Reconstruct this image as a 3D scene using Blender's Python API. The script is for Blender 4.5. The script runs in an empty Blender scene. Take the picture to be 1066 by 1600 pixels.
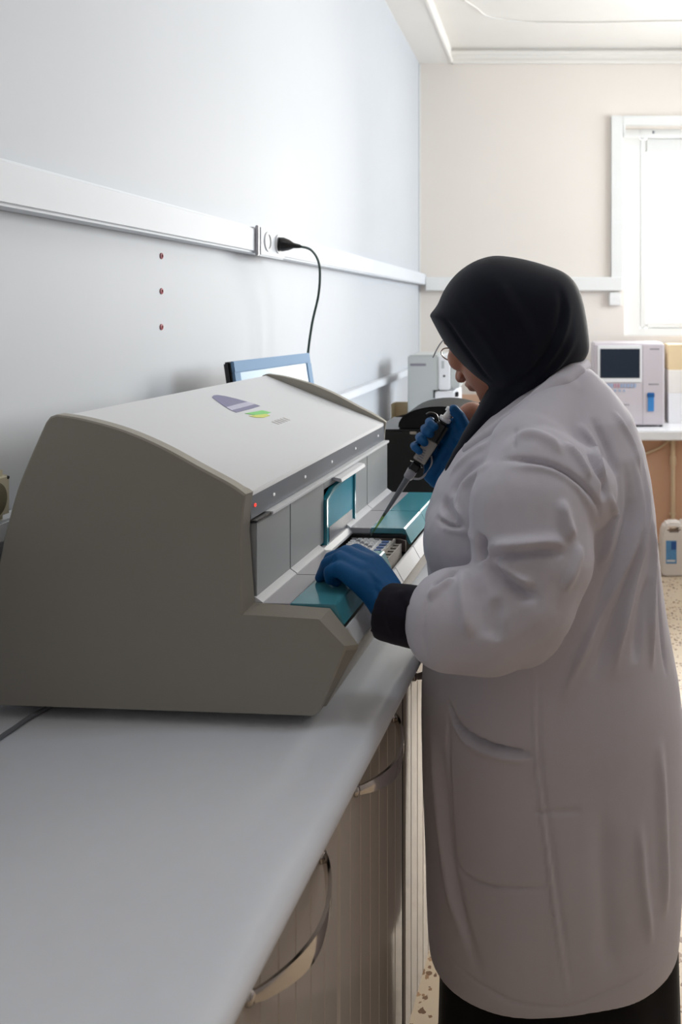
import bpy, bmesh, math, random
import numpy as np
from mathutils import Vector, Matrix
from mathutils.bvhtree import BVHTree
from mathutils.kdtree import KDTree

random.seed(7)
S = bpy.context.scene
COL = S.collection
PI = math.pi

# ------------------------------------------------------------------ camera, world, light, exposure
CX, CY, FPX, EYE = 862.0, 482.0, 1250.0, 1.52
cam_d = bpy.data.cameras.new('camera')
cam = bpy.data.objects.new('camera', cam_d)
COL.objects.link(cam)
cam.location = (0, 0, EYE)
cam.rotation_euler = (PI / 2, 0, 0)
cam_d.sensor_width = 36.0
cam_d.lens = FPX / 1600.0 * 36.0
cam_d.shift_x = -(CX - 533.0) / 1600.0
cam_d.shift_y = -(800.0 - CY) / 1600.0
cam_d.clip_start = 0.02
cam_d.dof.use_dof = True
cam_d.dof.focus_distance = 1.38
cam_d.dof.aperture_fstop = 6.3
S.camera = cam

S.view_settings.view_transform = 'Standard'
S.view_settings.look = 'None'
S.view_settings.gamma = 1.0
S.view_settings.exposure = 0.08
S.view_settings.use_curve_mapping = False

world = bpy.data.worlds.new('sky')
S.world = world
world.use_nodes = True
wb = world.node_tree.nodes['Background']
wb.inputs[0].default_value = (0.93, 0.97, 1.0, 1)
wb.inputs[1].default_value = 3.0


def area(name, loc, rot, sx, sy, power, color):
    l = bpy.data.lights.new(name, 'AREA')
    l.shape = 'RECTANGLE'
    l.size, l.size_y, l.energy, l.color = sx, sy, power, color
    o = bpy.data.objects.new(name, l)
    COL.objects.link(o)
    o.location, o.rotation_euler = loc, rot
    return o


# daylight entering through the window of the far wall and an unseen window put in the right-hand wall
area('far_window_daylight', (1.33, 5.85, 2.03), (-PI / 2, 0, 0), 1.45, 1.4, 205, (1.0, 0.945, 0.87))
area('side_window_daylight', (2.75, 4.3, 2.3), (0, PI / 2, 0), 1.6, 2.0, 120, (0.88, 0.94, 1.0))
area('overhead_fill', (0.7, 1.25, 3.24), (0, 0, 0), 1.2, 0.3, 7.5, (0.80, 0.9, 1.0))  # added fill light out of view, no known lamp; brightens the worktop


# ------------------------------------------------------------------ helpers
def at(px, py, Y):
    return Vector(((px - CX) / FPX * Y, Y, EYE - (py - CY) / FPX * Y))


def tag(o, label=None, cat=None, group=None, kind=None):
    if label: o['label'] = label
    if cat: o['category'] = cat
    if group: o['group'] = group
    if kind: o['kind'] = kind
    return o


def empty(name, loc, rz=0.0, label=None, cat=None, group=None, kind=None):
    o = bpy.data.objects.new(name, None)
    o.empty_display_size = 0.05
    COL.objects.link(o)
    o.location = loc
    o.rotation_euler = (0, 0, rz)
    return tag(o, label, cat, group, kind)


def link(name, me, mat=None, parent=None, loc=None, rz=None, smooth=None):
    o = bpy.data.objects.new(name, me)
    COL.objects.link(o)
    if mat is not None:
        me.materials.clear()
        me.materials.append(mat)
    if parent is not None: o.parent = parent
    if loc is not None: o.location = loc
    if rz is not None: o.rotation_euler = (0, 0, rz)
    if smooth is True:
        me.shade_smooth()
    elif smooth:
        me.shade_smooth()
        try:
            me.set_sharp_from_angle(angle=math.radians(smooth))
        except Exception:
            pass
    return o


def bm_mesh(bm, name='m'):
    bmesh.ops.recalc_face_normals(bm, faces=bm.faces[:])
    me = bpy.data.meshes.new(name)
    bm.to_mesh(me)
    bm.free()
    return me


def build(name, bm, mat, parent=None, loc=None, rz=None, smooth=35):
    return link(name, bm_mesh(bm, name), mat, parent, loc, rz, smooth)


def box(bm, x0, x1, y0, y1, z0, z1, bev=0.0, seg=2):
    t = bmesh.new()
    bmesh.ops.create_cube(t, size=1.0)
    for v in t.verts:
        v.co = Vector((x0 + (v.co.x + .5) * (x1 - x0), y0 + (v.co.y + .5) * (y1 - y0), z0 + (v.co.z + .5) * (z1 - z0)))
    if bev > 0:
        bmesh.ops.bevel(t, geom=t.edges[:], offset=bev, segments=seg, affect='EDGES', clamp_overlap=True)
    merge(bm, t)
    return bm


def merge(bm, t):
    me = bpy.data.meshes.new('tmp')
    t.to_mesh(me)
    t.free()
    bm.from_mesh(me)
    bpy.data.meshes.remove(me)


def prism(bm, poly, a0, a1, axis='y', bev=0.0, seg=2):
    """extrude a 2D polygon; axis 'y': poly=(x,z); 'z': poly=(x,y); 'x': poly=(y,z)"""
    t = bmesh.new()

    def mk(p, a):
        if axis == 'y': return (p[0], a, p[1])
        if axis == 'z': return (p[0], p[1], a)
        return (a, p[0], p[1])
    v0 = [t.verts.new(mk(p, a0)) for p in poly]
    v1 = [t.verts.new(mk(p, a1)) for p in poly]
    t.faces.new(v0)
    t.faces.new(v1[::-1])
    n = len(poly)
    for i in range(n):
        t.faces.new((v0[i], v0[(i + 1) % n], v1[(i + 1) % n], v1[i]))
    bmesh.ops.recalc_face_normals(t, faces=t.faces[:])
    if bev > 0:
        ed = [e for e in t.edges if e.calc_face_angle(0) > math.radians(25)]
        bmesh.ops.bevel(t, geom=ed, offset=bev, segments=seg, affect='EDGES', clamp_overlap=True)
    merge(bm, t)
    return bm


def frustum(bm, a, b, ra, rb, n=18, caps=True):
    a, b = Vector(a), Vector(b)
    d = (b - a)
    if d.length < 1e-6: return
    d.normalize()
    u = d.orthogonal().normalized()
    w = d.cross(u)
    A_ = [bm.verts.new(a + (u * math.cos(2 * PI * i / n) + w * math.sin(2 * PI * i / n)) * ra) for i in range(n)]
    B_ = [bm.verts.new(b + (u * math.cos(2 * PI * i / n) + w * math.sin(2 * PI * i / n)) * rb) for i in range(n)]
    for i in range(n):
        bm.faces.new((A_[i], A_[(i + 1) % n], B_[(i + 1) % n], B_[i]))
    if caps:
        bm.faces.new(A_[::-1])
        bm.faces.new(B_)


def ball(bm, c, r, sub=3):
    """r: float or (rx,ry,rz)"""
    if not hasattr(r, '__len__'): r = (r, r, r)
    M = Matrix.Translation(Vector(c)) @ Matrix.Diagonal((r[0], r[1], r[2], 1))
    bmesh.ops.create_icosphere(bm, subdivisions=sub, radius=1.0, matrix=M)


def ball_m(bm, M, sub=3):
    bmesh.ops.create_icosphere(bm, subdivisions=sub, radius=1.0, matrix=M)


def chain(bm, pts, start=True, end=True):
    for i in range(len(pts) - 1):
        frustum(bm, pts[i][0], pts[i + 1][0], pts[i][1], pts[i + 1][1])
    for i, (p, r) in enumerate(pts):
        if (i == 0 and not start) or (i == len(pts) - 1 and not end): continue
        ball(bm, p, r)


def tube(bm, pts, r, n=10):
    """smooth tube through points (Catmull-Rom)"""
    P_ = [Vector(p) for p in pts]
    Q = []
    for i in range(len(P_) - 1):
        p0 = P_[max(i - 1, 0)]; p1 = P_[i]; p2 = P_[i + 1]; p3 = P_[min(i + 2, len(P_) - 1)]
        for k in range(8):
            t = k / 8
            Q.append(.5 * ((2 * p1) + (p2 - p0) * t + (2 * p0 - 5 * p1 + 4 * p2 - p3) * t * t + (3 * p1 - p0 - 3 * p2 + p3) * t ** 3))
    Q.append(P_[-1])
    rings = []
    up = None
    for i, q in enumerate(Q):
        d = (Q[min(i + 1, len(Q) - 1)] - Q[max(i - 1, 0)]).normalized()
        if up is None: up = d.orthogonal().normalized()
        up = (up - d * up.dot(d)).normalized()
        w = d.cross(up)
        rings.append([bm.verts.new(q + (up * math.cos(2 * PI * k / n) + w * math.sin(2 * PI * k / n)) * r) for k in range(n)])
    for a, b in zip(rings, rings[1:]):
        for k in range(n):
            bm.faces.new((a[k], a[(k + 1) % n], b[(k + 1) % n], b[k]))
    bm.faces.new(rings[0][::-1])
    bm.faces.new(rings[-1])


def lathe(bm, prof, a, b, n=24):
    """prof: list of (t along a->b in metres, radius)"""
    a, b = Vector(a), Vector(b)
    d = (b - a).normalized()
    u = d.orthogonal().normalized()
    w = d.cross(u)
    rings = []
    for t, r in prof:
        rings.append([bm.verts.new(a + d * t + (u * math.cos(2 * PI * k / n) + w * math.sin(2 * PI * k / n)) * max(r, 1e-5)) for k in range(n)])
    for p, q in zip(rings, rings[1:]):
        for k in range(n):
            bm.faces.new((p[k], p[(k + 1) % n], q[(k + 1) % n], q[k]))
    bm.faces.new(rings[0][::-1])
    bm.faces.new(rings[-1])


def remeshed(bm, voxel, smooth_it=6, factor=0.5):
    """one continuous skin around everything in bm"""
    me = bm_mesh(bm, 'raw')
    o = bpy.data.objects.new('raw', me)
    COL.objects.link(o)
    m = o.modifiers.new('r', 'REMESH')
    m.mode = 'VOXEL'
    m.voxel_size = voxel
    if smooth_it:
        s = o.modifiers.new('s', 'SMOOTH')
        s.iterations = smooth_it
        s.factor = factor
    dg = bpy.context.evaluated_depsgraph_get()
    out = bpy.data.meshes.new_from_object(o.evaluated_get(dg))
    bpy.data.objects.remove(o)
    bpy.data.meshes.remove(me)
    return out


# ------------------------------------------------------------------ materials
def lin(c):
    return tuple((v / 255 / 12.92) if v / 255 <= .04045 else ((v / 255 + .055) / 1.055) ** 2.4 for v in c)


def mat(name, rgb, rough=0.5, metal=0.0, spec=0.5, var=0.04, vscale=8.0, bump=0.0, bscale=200.0, coat=0.0, alpha=None, trans=0.0):
    """rgb is the surface's own colour in sRGB 0..255"""
    m = bpy.data.materials.new(name)
    m.use_nodes = True
    nt = m.node_tree
    b = nt.nodes['Principled BSDF']
    c = lin(rgb)
    b.inputs['Roughness'].default_value = rough
    b.inputs['Metallic'].default_value = metal
    b.inputs['Specular IOR Level'].default_value = spec
    b.inputs['Coat Weight'].default_value = coat
    b.inputs['Coat Roughness'].default_value = 0.08
    b.inputs['Transmission Weight'].default_value = trans
    tc = nt.nodes.new('ShaderNodeTexCoord')
    nz = nt.nodes.new('ShaderNodeTexNoise')
    nz.inputs['Scale'].default_value = vscale
    nz.inputs['Detail'].default_value = 4
    nt.links.new(tc.outputs['Object'], nz.inputs['Vector'])
    mx = nt.nodes.new('ShaderNodeMix')
    mx.data_type = 'RGBA'
    mx.inputs[6].default_value = (*[max(0, v * (1 - var)) for v in c], 1)
    mx.inputs[7].default_value = (*[min(1, v * (1 + var)) for v in c], 1)
    nt.links.new(nz.outputs['Fac'], mx.inputs[0])
    nt.links.new(mx.outputs[2], b.inputs['Base Color'])
    if bump:
        n2 = nt.nodes.new('ShaderNodeTexNoise')
        n2.inputs['Scale'].default_value = bscale
        n2.inputs['Detail'].default_value = 3
        nt.links.new(tc.outputs['Object'], n2.inputs['Vector'])
        bp = nt.nodes.new('ShaderNodeBump')
        bp.inputs['Strength'].default_value = bump
        bp.inputs['Distance'].default_value = 0.002
        nt.links.new(n2.outputs['Fac'], bp.inputs['Height'])
        nt.links.new(bp.outputs['Normal'], b.inputs['Normal'])
    if alpha is not None:
        b.inputs['Alpha'].default_value = alpha
    return m


def clear_mat(name, tint, gloss=0.12, rough=0.03):
    """thin clear sheet: lets light through, mirrors a little"""
    m = bpy.data.materials.new(name)
    m.use_nodes = True
    nt = m.node_tree
    nt.nodes.remove(nt.nodes['Principled BSDF'])
    out = nt.nodes['Material Output']
    t = nt.nodes.new('ShaderNodeBsdfTransparent')
    t.inputs[0].default_value = (*tint, 1)
    g = nt.nodes.new('ShaderNodeBsdfGlossy')
    g.inputs['Roughness'].default_value = rough
    f = nt.nodes.new('ShaderNodeFresnel')
    f.inputs[0].default_value = 1.45
    mth = nt.nodes.new('ShaderNodeMath')
    mth.operation = 'MULTIPLY'
    mth.inputs[1].default_value = gloss / 0.12
    nt.links.new(f.outputs[0], mth.inputs[0])
    mx = nt.nodes.new('ShaderNodeMixShader')
    nt.links.new(mth.outputs[0], mx.inputs[0])
    nt.links.new(t.outputs[0], mx.inputs[1])
    nt.links.new(g.outputs[0], mx.inputs[2])
    nt.links.new(mx.outputs[0], out.inputs['Surface'])
    return m


def terrazzo():
    m = bpy.data.materials.new('terrazzo')
    m.use_nodes = True
    nt = m.node_tree
    b = nt.nodes['Principled BSDF']
    b.inputs['Roughness'].default_value = 0.4
    tc = nt.nodes.new('ShaderNodeTexCoord')
    v = nt.nodes.new('ShaderNodeTexVoronoi')
    v.inputs['Scale'].default_value = 64
    wob = nt.nodes.new('ShaderNodeTexNoise')
    wob.inputs['Scale'].default_value = 90
    nt.links.new(tc.outputs['Object'], wob.inputs['Vector'])
    vm = nt.nodes.new('ShaderNodeVectorMath')
    vm.operation = 'MULTIPLY_ADD'
    vm.inputs[1].default_value = (.012, .012, .012)
    nt.links.new(wob.outputs['Color'], vm.inputs[0])
    nt.links.new(tc.outputs['Object'], vm.inputs[2])
    nt.links.new(vm.outputs[0], v.inputs['Vector'])
    sep = nt.nodes.new('ShaderNodeSeparateColor')
    nt.links.new(v.outputs['Color'], sep.inputs[0])
    # chip size differs per cell
    th = nt.nodes.new('ShaderNodeMapRange')
    th.inputs[1].default_value, th.inputs[2].default_value = 0.25, 1.0
    th.inputs[3].default_value, th.inputs[4].default_value = 0.05, 0.56
    nt.links.new(sep.outputs[0], th.inputs[0])
    lt = nt.nodes.new('ShaderNodeMath')
    lt.operation = 'LESS_THAN'
    nt.links.new(v.outputs['Distance'], lt.inputs[0])
    nt.links.new(th.outputs[0], lt.inputs[1])
    cr = nt.nodes.new('ShaderNodeValToRGB')
    e = cr.color_ramp.elements
    e[0].position, e[0].color = 0.0, (*lin((96, 70, 50)), 1)
    e[1].position, e[1].color = 1.0, (*lin((176, 140, 104)), 1)
    k = e.new(0.5); k.color = (*lin((128, 94, 66)), 1)
    nt.links.new(sep.outputs[1], cr.inputs[0])
    mx = nt.nodes.new('ShaderNodeMix')
    mx.data_type = 'RGBA'
    mx.inputs[6].default_value = (*lin((206, 188, 164)), 1)
    nt.links.new(lt.outputs[0], mx.inputs[0])
    nt.links.new(cr.outputs[0], mx.inputs[7])
    nt.links.new(mx.outputs[2], b.inputs['Base Color'])
    return m


def wall_paint(name, rgb, rough):
    m = mat(name, rgb, rough, var=0.02, vscale=2.5)
    nt = m.node_tree
    b = nt.nodes['Principled BSDF']
    tc = nt.nodes.new('ShaderNodeTexCoord')
    n1 = nt.nodes.new('ShaderNodeTexNoise')
    n1.inputs['Scale'].default_value = 5
    n1.inputs['Detail'].default_value = 5
    mp = nt.nodes.new('ShaderNodeMapping')
    mp.inputs['Scale'].default_value = (1, 1, 0.35)
    nt.links.new(tc.outputs['Object'], mp.inputs[0])
    nt.links.new(mp.outputs[0], n1.inputs['Vector'])
    bp = nt.nodes.new('ShaderNodeBump')
    bp.inputs['Strength'].default_value = 0.25
    b.inputs['Specular IOR Level'].default_value = 0.14
    bp.inputs['Distance'].default_value = 0.01
    nt.links.new(n1.outputs['Fac'], bp.inputs['Height'])
    nt.links.new(bp.outputs['Normal'], b.inputs['Normal'])
    return m


def cloth(name, rgb, rough=0.85, weave=900.0, strength=0.12, sheen=0.15):
    m = mat(name, rgb, rough, spec=0.2, var=0.04, vscale=14, bump=strength, bscale=weave)
    b = m.node_tree.nodes['Principled BSDF']
    b.inputs['Sheen Weight'].default_value = sheen
    return m


M_WALL = wall_paint('glossy_wall_paint', (198, 201, 206), 0.58)
M_WALLF = wall_paint('far_wall_paint', (236, 228, 220), 0.45)
M_WALLD = wall_paint('side_wall_paint', (180, 176, 178), 0.6)
M_CEIL = mat('ceiling_paint', (240, 236, 230), 0.7, var=0.02)
M_TRUNK = mat('white_plastic', (216, 219, 224), 0.6, spec=0.2, var=0.015)
M_FRAME = mat('white_frame', (236, 236, 234), 0.35, var=0.015)
M_FLOOR = terrazzo()
M_TOP = mat('laminate', (236, 239, 246), 0.3, var=0.02, vscale=30)
M_DOOR = mat('glossy_beige_laminate', (204, 194, 184), 0.09, var=0.02, vscale=6)
M_CARC = mat('dark_carcass', (38, 36, 34), 0.6)
M_CHROME = mat('chrome', (190, 184, 180), 0.12, metal=1.0)
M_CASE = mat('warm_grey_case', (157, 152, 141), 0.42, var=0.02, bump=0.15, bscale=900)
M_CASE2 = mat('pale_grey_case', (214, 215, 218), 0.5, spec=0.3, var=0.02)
M_PANEL = mat('front_panel_grey', (158, 161, 163), 0.5, spec=0.3, var=0.02)
M_STRIP = mat('silver_strip', (96, 102, 112), 0.45, metal=0.1, var=0.02)
M_LEDGE = mat('grey_ledge', (168, 166, 172), 0.3, var=0.03)
M_TEAL = mat('teal_plastic', (74, 144, 158), 0.14, var=0.03)
M_TEALW = mat('teal_window', (10, 132, 156), 0.5, spec=0.25, var=0.15, vscale=12)
M_DARK = mat('dark_plastic', (34, 32, 33), 0.4)
M_BLACK = mat('black_plastic', (16, 17, 20), 0.3)
M_GLOSSB = mat('glossy_black', (16, 16, 18), 0.55, spec=0.2)
M_WHITE = mat('white_case', (244, 244, 246), 0.35, var=0.015)
M_GREYI = mat('instrument_grey', (196, 200, 198), 0.4, var=0.02)
M_LILAC = mat('analyser_case', (212, 204, 210), 0.4, var=0.02)
M_SCREEN = mat('dark_screen', (36, 46, 60), 0.12)
M_BLUE = mat('blue_plastic', (66, 140, 208), 0.3)
M_GLOVE = mat('blue_nitrile', (1, 84, 140), 0.55, spec=0.3, var=0.1, vscale=30, bump=0.25, bscale=120)
M_COAT = cloth('white_cotton', (212, 208, 217), weave=700)
M_SCARF = cloth('black_scarf_cloth', (15, 19, 32), 0.75, sheen=0.08)
M_SKIRT = cloth('black_skirt_cloth', (18, 17, 20), 0.9, sheen=0.05)
M_UNDER = cloth('dark_navy_cloth', (28, 24, 34), 0.8, sheen=0.05)
M_SKIN = mat('skin', (168, 112, 88), 0.5, var=0.08, vscale=20)
M_RED = mat('red_plug', (150, 70, 78), 0.5)
M_CREAM = mat('cream_plastic', (206, 198, 172), 0.4, var=0.03)
M_MESH = mat('speaker_cloth', (112, 104, 82), 0.9, bump=0.4, bscale=900)
M_CARD = mat('cream_card', (226, 204, 164), 0.8)
M_PIPE = mat('beige_pipe', (214, 190, 156), 0.45)
M_GREEN = mat('dark_green_cable', (18, 52, 48), 0.45)
M_JUG = mat('jug_plastic', (226, 218, 212), 0.4)
M_BLUEF = mat('blue_bezel', (118, 152, 188), 0.6, spec=0.2, var=0.03)
M_GLASS = clear_mat('window_glass', (0.97, 0.98, 0.98))
M_LBL = mat('pale_label', (178, 172, 164), 0.5, var=0.12, vscale=90)
M_TIP = clear_mat('tip_plastic', (0.62, 0.72, 0.30), 0.3, 0.1)
M_GREYP = mat('grey_plastic', (122, 124, 130), 0.35)
M_LOGO1 = mat('logo_violet', (120, 118, 150), 0.4, var=0.02)
M_LOGO2 = mat('logo_pale', (188, 186, 206), 0.4, var=0.12, vscale=220)
M_LOGO3 = mat('logo_green', (124, 206, 112), 0.4, var=0.02)
M_LOGO4 = mat('logo_yellow', (206, 212, 96), 0.4, var=0.02)
M_MARK = mat('faint_print', (203, 200, 199), 0.5, var=0.02)
M_MARK2 = mat('grey_print', (140, 136, 146), 0.5, var=0.02)


def emit(name, rgb, strength):
    m = bpy.data.materials.new(name)
    m.use_nodes = True
    b = m.node_tree.nodes['Principled BSDF']
    b.inputs['Base Color'].default_value = (*lin(rgb), 1)
    b.inputs['Emission Color'].default_value = (*lin(rgb), 1)
    b.inputs['Emission Strength'].default_value = strength
    b.inputs['Roughness'].default_value = 0.2
    return m


M_LITSCR = emit('lit_screen', (150, 172, 190), 0.5)
M_REDLED = emit('red_led', (240, 60, 50), 1.5)
M_PALEDOT = emit('pale_dot', (230, 230, 232), 0.35)

# ------------------------------------------------------------------ the room
XL, XR, YB, YF, ZC = -0.911, 2.6, -2.4, 5.5, 3.30
ZF = 0.04                      # floor level
TH = math.atan(0.066)          # the bench runs at this angle to the wall


def struct(name, bm, m, smooth=None):
    return tag(build(name, bm, m, smooth=smooth), kind='structure')


bm = bmesh.new(); box(bm, XL - .1, XR + .1, YB - .1, YF + .3, ZF - .1, ZF)
struct('floor', bm, M_FLOOR)
bm = bmesh.new(); box(bm, XL - .1, XR + .1, YB - .1, YF + .3, ZC, ZC + .1)
struct('ceiling', bm, M_CEIL)
bm = bmesh.new(); box(bm, XL - .1, XL, YB - .1, YF + .3, ZF, ZC)
struct('wall_left', bm, M_WALL)
bm = bmesh.new(); box(bm, XL, XR + .1, YB - .1, YB, ZF, ZC)
struct('wall_back', bm, M_WALLD)
# right wall with two openings' worth of window
bm = bmesh.new()
box(bm, XR, XR + .1, YB, 3.3, ZF, ZC)
box(bm, XR, XR + .1, 5.3, YF + .3, ZF, ZC)
box(bm, XR, XR + .1, 3.3, 5.3, ZF, 1.5)
box(bm, XR, XR + .1, 3.3, 5.3, 3.1, ZC)
struct('wall_right', bm, M_WALLD)
# far wall with the window opening
WX0, WX1, WZ0, WZ1 = 0.497, 2.15, 1.33, 2.77
bm = bmesh.new()
box(bm, XL, WX0, YF, YF + .22, ZF, ZC)
box(bm, WX1, XR, YF, YF + .22, ZF, ZC)
box(bm, WX0, WX1, YF, YF + .22, ZF, WZ0)
box(bm, WX0, WX1, YF, YF + .22, WZ1, ZC)
struct('wall_far', bm, M_WALLF)


def window(name, x0, x1, z0, z1, y, fr, lip=0.12):
    """frame + pane in the local XZ plane, one mesh per part"""
    root = empty(name, (0, y, 0))
    tag(root, kind='structure')
    bm = bmesh.new()
    for a, b in (((x0, z0), (x0 + lip, z1)), ((x1 - lip, z0), (x1, z1)), ((x0 + lip, z1 - .06), (x1 - lip, z1)), ((x0 + lip, z0), (x1 - lip, z0 + .05))):
        box(bm, a[0], b[0], 0, .1, a[1], b[1], .003)
    tag(build('window_frame', bm, fr, root))
    bm = bmesh.new()
    i = lip
    for a, b in (((x0 + i, z0 + .05), (x0 + i + .045, z1 - .06)), ((x1 - i - .045, z0 + .05), (x1 - i, z1 - .06)),
                 ((x0 + i + .045, z1 - .165), (x1 - i - .045, z1 - .06)), ((x0 + i + .045, z0 + .05), (x1 - i - .045, z0 + .095))):
        box(bm, a[0], b[0], .012, .06, a[1], b[1], .008)
    build('window_sash', bm, fr, root)
    bm = bmesh.new()
    box(bm, x0 + i + .04, x1 - i - .04, .035, .04, z0 + .09, z1 - .16)
    build('window_pane', bm, M_GLASS, root)
    return root


window('window_1', WX0, WX1, WZ0, WZ1, YF + .08, M_FRAME)
w2 = window('window_2', -1.0, 1.0, 1.5, 3.1, 0, M_FRAME, .05)
w2.location = (XR + .02, 4.3, 0)
w2.rotation_euler = (0, 0, -PI / 2)

# window trim on the far wall, wall trunking, ceiling soffit and mouldings
bm = bmesh.new()
box(bm, .409, .488, YF - .03, YF, 1.69, 2.84, .004)
box(bm, .488, 2.3, YF - .03, YF, 2.775, 2.84, .004)
struct('trim_1', bm, M_FRAME, 35)
bm = bmesh.new(); box(bm, XL, XL + .05, YB, YF, 1.682, 1.757, .006, 3)
struct('trim_2', bm, M_TRUNK, 35)
bm = bmesh.new(); box(bm, XL + .05, .486, YF - .045, YF, 1.64, 1.735, .006, 3)
struct('trim_3', bm, M_FRAME, 35)
bm = bmesh.new()
prism(bm, [(YB, 1.22), (YB, 1.185), (YF, 1.105), (YF, 1.14)], XL, XL + .042, 'x', .004)
struct('trim_4', bm, M_TRUNK, 35)
bm = bmesh.new(); box(bm, XL, XL + .22, YB, YF, 3.205, ZC)
box(bm, XL + .215, XL + .235, YB, YF, 3.2, 3.228, .004)
box(bm, XL + .219, XL + .226, YB, YF, 3.228, ZC, 0)
struct('trim_5', bm, M_CEIL, 35)
bm = bmesh.new()
box(bm, XL + .22, XR, YF - .03, YF, 3.2, 3.222, .004)
box(bm, XL + .22, XR, YF - .045, YF, 3.255, 3.28, .004)
box(bm, XL + .22, XR, YF - .02, YF, 3.222, ZC, 0)
struct('trim_6', bm, M_CEIL, 35)
bm = bmesh.new(); box(bm, XL, XR, YF - .012, YF, ZF, ZF + .085, .003)
struct('baseboard_far', bm, mat('baseboard_paint', (216, 176, 148), 0.5), 35)  # same shade brown as the wall strip above it
bm = bmesh.new(); box(bm, XL - .0, XL + .012, YF - .013, YF, .9, 3.2, .003)
struct('trim_7', bm, M_FRAME, 35)
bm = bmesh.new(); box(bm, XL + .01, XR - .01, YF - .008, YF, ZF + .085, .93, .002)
struct('trim_8', bm, mat('shaded_lower_wall', (226, 186, 158), 0.5), 35)  # lower wall strip; warm shade under the table is put into its colour

# ------------------------------------------------------------------ bench: worktop and cabinets
BO = (-0.351, 1.1795, 0.0)     # bench frame: local x to the aisle, local y along the bench


def bench(name, z=0.0, label=None, cat=None, group=None, dy=0.0, dx=0.0):
    c, s = math.cos(TH), math.sin(TH)
    return empty(name, (BO[0] + c * dx + s * dy, BO[1] - s * dx + c * dy, z), -TH, label, cat, group)


TOPZ = 0.90
prof = [(-.66, .862), (.085, .862)]
for k in range(9):
    a = -PI / 2 + PI * k / 8
    prof.append((.078 + .018 * math.cos(a), .881 + .019 * math.sin(a)))
prof += [(.06, .90), (-.66, .90)]
# wedge between bench and wall is filled: the worktop's rear edge follows the wall
bm = bmesh.new()
t = bmesh.new()
ys = (-1.5, 3.56)
rows = []
for y in ys:
    row = []
    for (x, z) in prof:
        if x < -.6:
            x = (XL + .002 - BO[0] - math.sin(TH) * y) / math.cos(TH)
        row.append(t.verts.new((x, y, z)))
    rows.append(row)
n = len(prof)
t.faces.new(rows[0]); t.faces.new(rows[1][::-1])
for i in range(n):
    t.faces.new((rows[0][i], rows[0][(i + 1) % n], rows[1][(i + 1) % n], rows[1][i]))
merge(bm, t)
ct = build('worktop', bm, M_TOP, None, BO, -TH, 35)
tag(ct, 'long pale grey laminate worktop with a rounded front edge along the left wall', 'worktop')
bm = bmesh.new(); box(bm, -.40, .05, 3.46, 3.49, ZF, .8615, .002)
tag(build('support_panel', bm, M_DOOR, None, BO, -TH), 'beige upright panel holding up the far end of the long worktop', 'panel')


def handle_mesh():
    """flat bow pull: an arched ribbon with twisted ends; local y along the door"""
    bm = bmesh.new()
    L, n = .205, 28
    rings = []
    for i in range(n + 1):
        u = i / n
        y = (u - .5) * L
        s = math.sin(PI * u)
        out = .004 + .032 * s ** .8
        hh = .006 + .006 * s
        z = -.018 * s
        tilt = .5 * math.cos(PI * u)
        th_ = .0025
        sec = [(-th_, -hh), (th_, -hh), (th_ * 1.6, 0), (th_, hh), (-th_, hh)]
        rings.append([bm.verts.new((out + a * math.cos(tilt) - b * math.sin(tilt) * .4, y, z + b)) for a, b in sec])
    for a, b in zip(rings, rings[1:]):
        for k in range(5):
            bm.faces.new((a[k], a[(k + 1) % 5], b[(k + 1) % 5], b[k]))
    bm.faces.new(rings[0][::-1]); bm.faces.new(rings[-1])
    ball(bm, (.002, -L / 2, 0), (.006, .008, .009), 2)
    ball(bm, (.002, L / 2, 0), (.006, .008, .009), 2)
    return bm_mesh(bm, 'handle')


def door_mesh(w, z0, z1):
    """grooved door: vertical V grooves every 48 mm; front face at local x=0"""
    bm = bmesh.new()
    pts = [(-.018, 0), (-.004, 0), (0, .004)]
    y = .045
    while y < w - .02:
        pts += [(0, y - .0022), (-.003, y), (0, y + .0022)]
        y += .048
    pts += [(0, w - .004), (-.004, w), (-.018, w)]
    prism(bm, pts, z0, z1, 'z')
    return bm_mesh(bm, 'door')


DW = .335
dmesh, hmesh = door_mesh(DW, .222, .855), handle_mesh()
dmesh.materials.append(M_DOOR)
hmesh.materials.append(M_CHROME)
hmesh.shade_smooth(); hmesh.set_sharp_from_angle(angle=math.radians(30))
starts = [-.785, -.445, -.103, .25, .59, .93, 1.27]
labels = ['beige grooved base cabinet behind the photographer under the worktop',
          'nearest beige grooved base cabinet, bowed chrome handle at the bottom edge of the photo',
          'glossy grooved base cabinet left of the black gap, handle below the dark cuff',
          'glossy grooved base cabinet just beyond the black gap, touching the woman\'s coat',
          'beige base cabinet under the worktop hidden behind the woman',
          'beige base cabinet beneath the far end of the analyser',
          'beige base cabinet beyond the analyser under the worktop']
for i, y0 in enumerate(starts):
    if i in (0, 5, 6):
        if i == 0: continue
    r = bench('base_cabinet', 0, labels[i], 'cabinet', 'grooved cabinets under the worktop', dy=y0, dx=0)
    bm = bmesh.new()
    box(bm, -.46, .055, -.002, DW + .002, .220, .861)
    build('carcass', bm, M_CARC, r)
    bm = bmesh.new()
    box(bm, -.44, .012, -.002, DW + .002, ZF, .220)
    build('plinth', bm, M_DOOR, r)
    if i == 3:
        bm = bmesh.new(); box(bm, -.03, .071, -.0165, -.0025, .222, .86); build('gap_shade', bm, M_CARC, r)  # dark strip stands in for the shade in the gap between doors
    d = bpy.data.objects.new('door', dmesh)
    COL.objects.link(d); d.parent = r; d.location = (.074, 0, 0)
    h = bpy.data.objects.new('handle', hmesh)
    COL.objects.link(h); h.parent = d; h.location = (0, DW / 2, .835)

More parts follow.
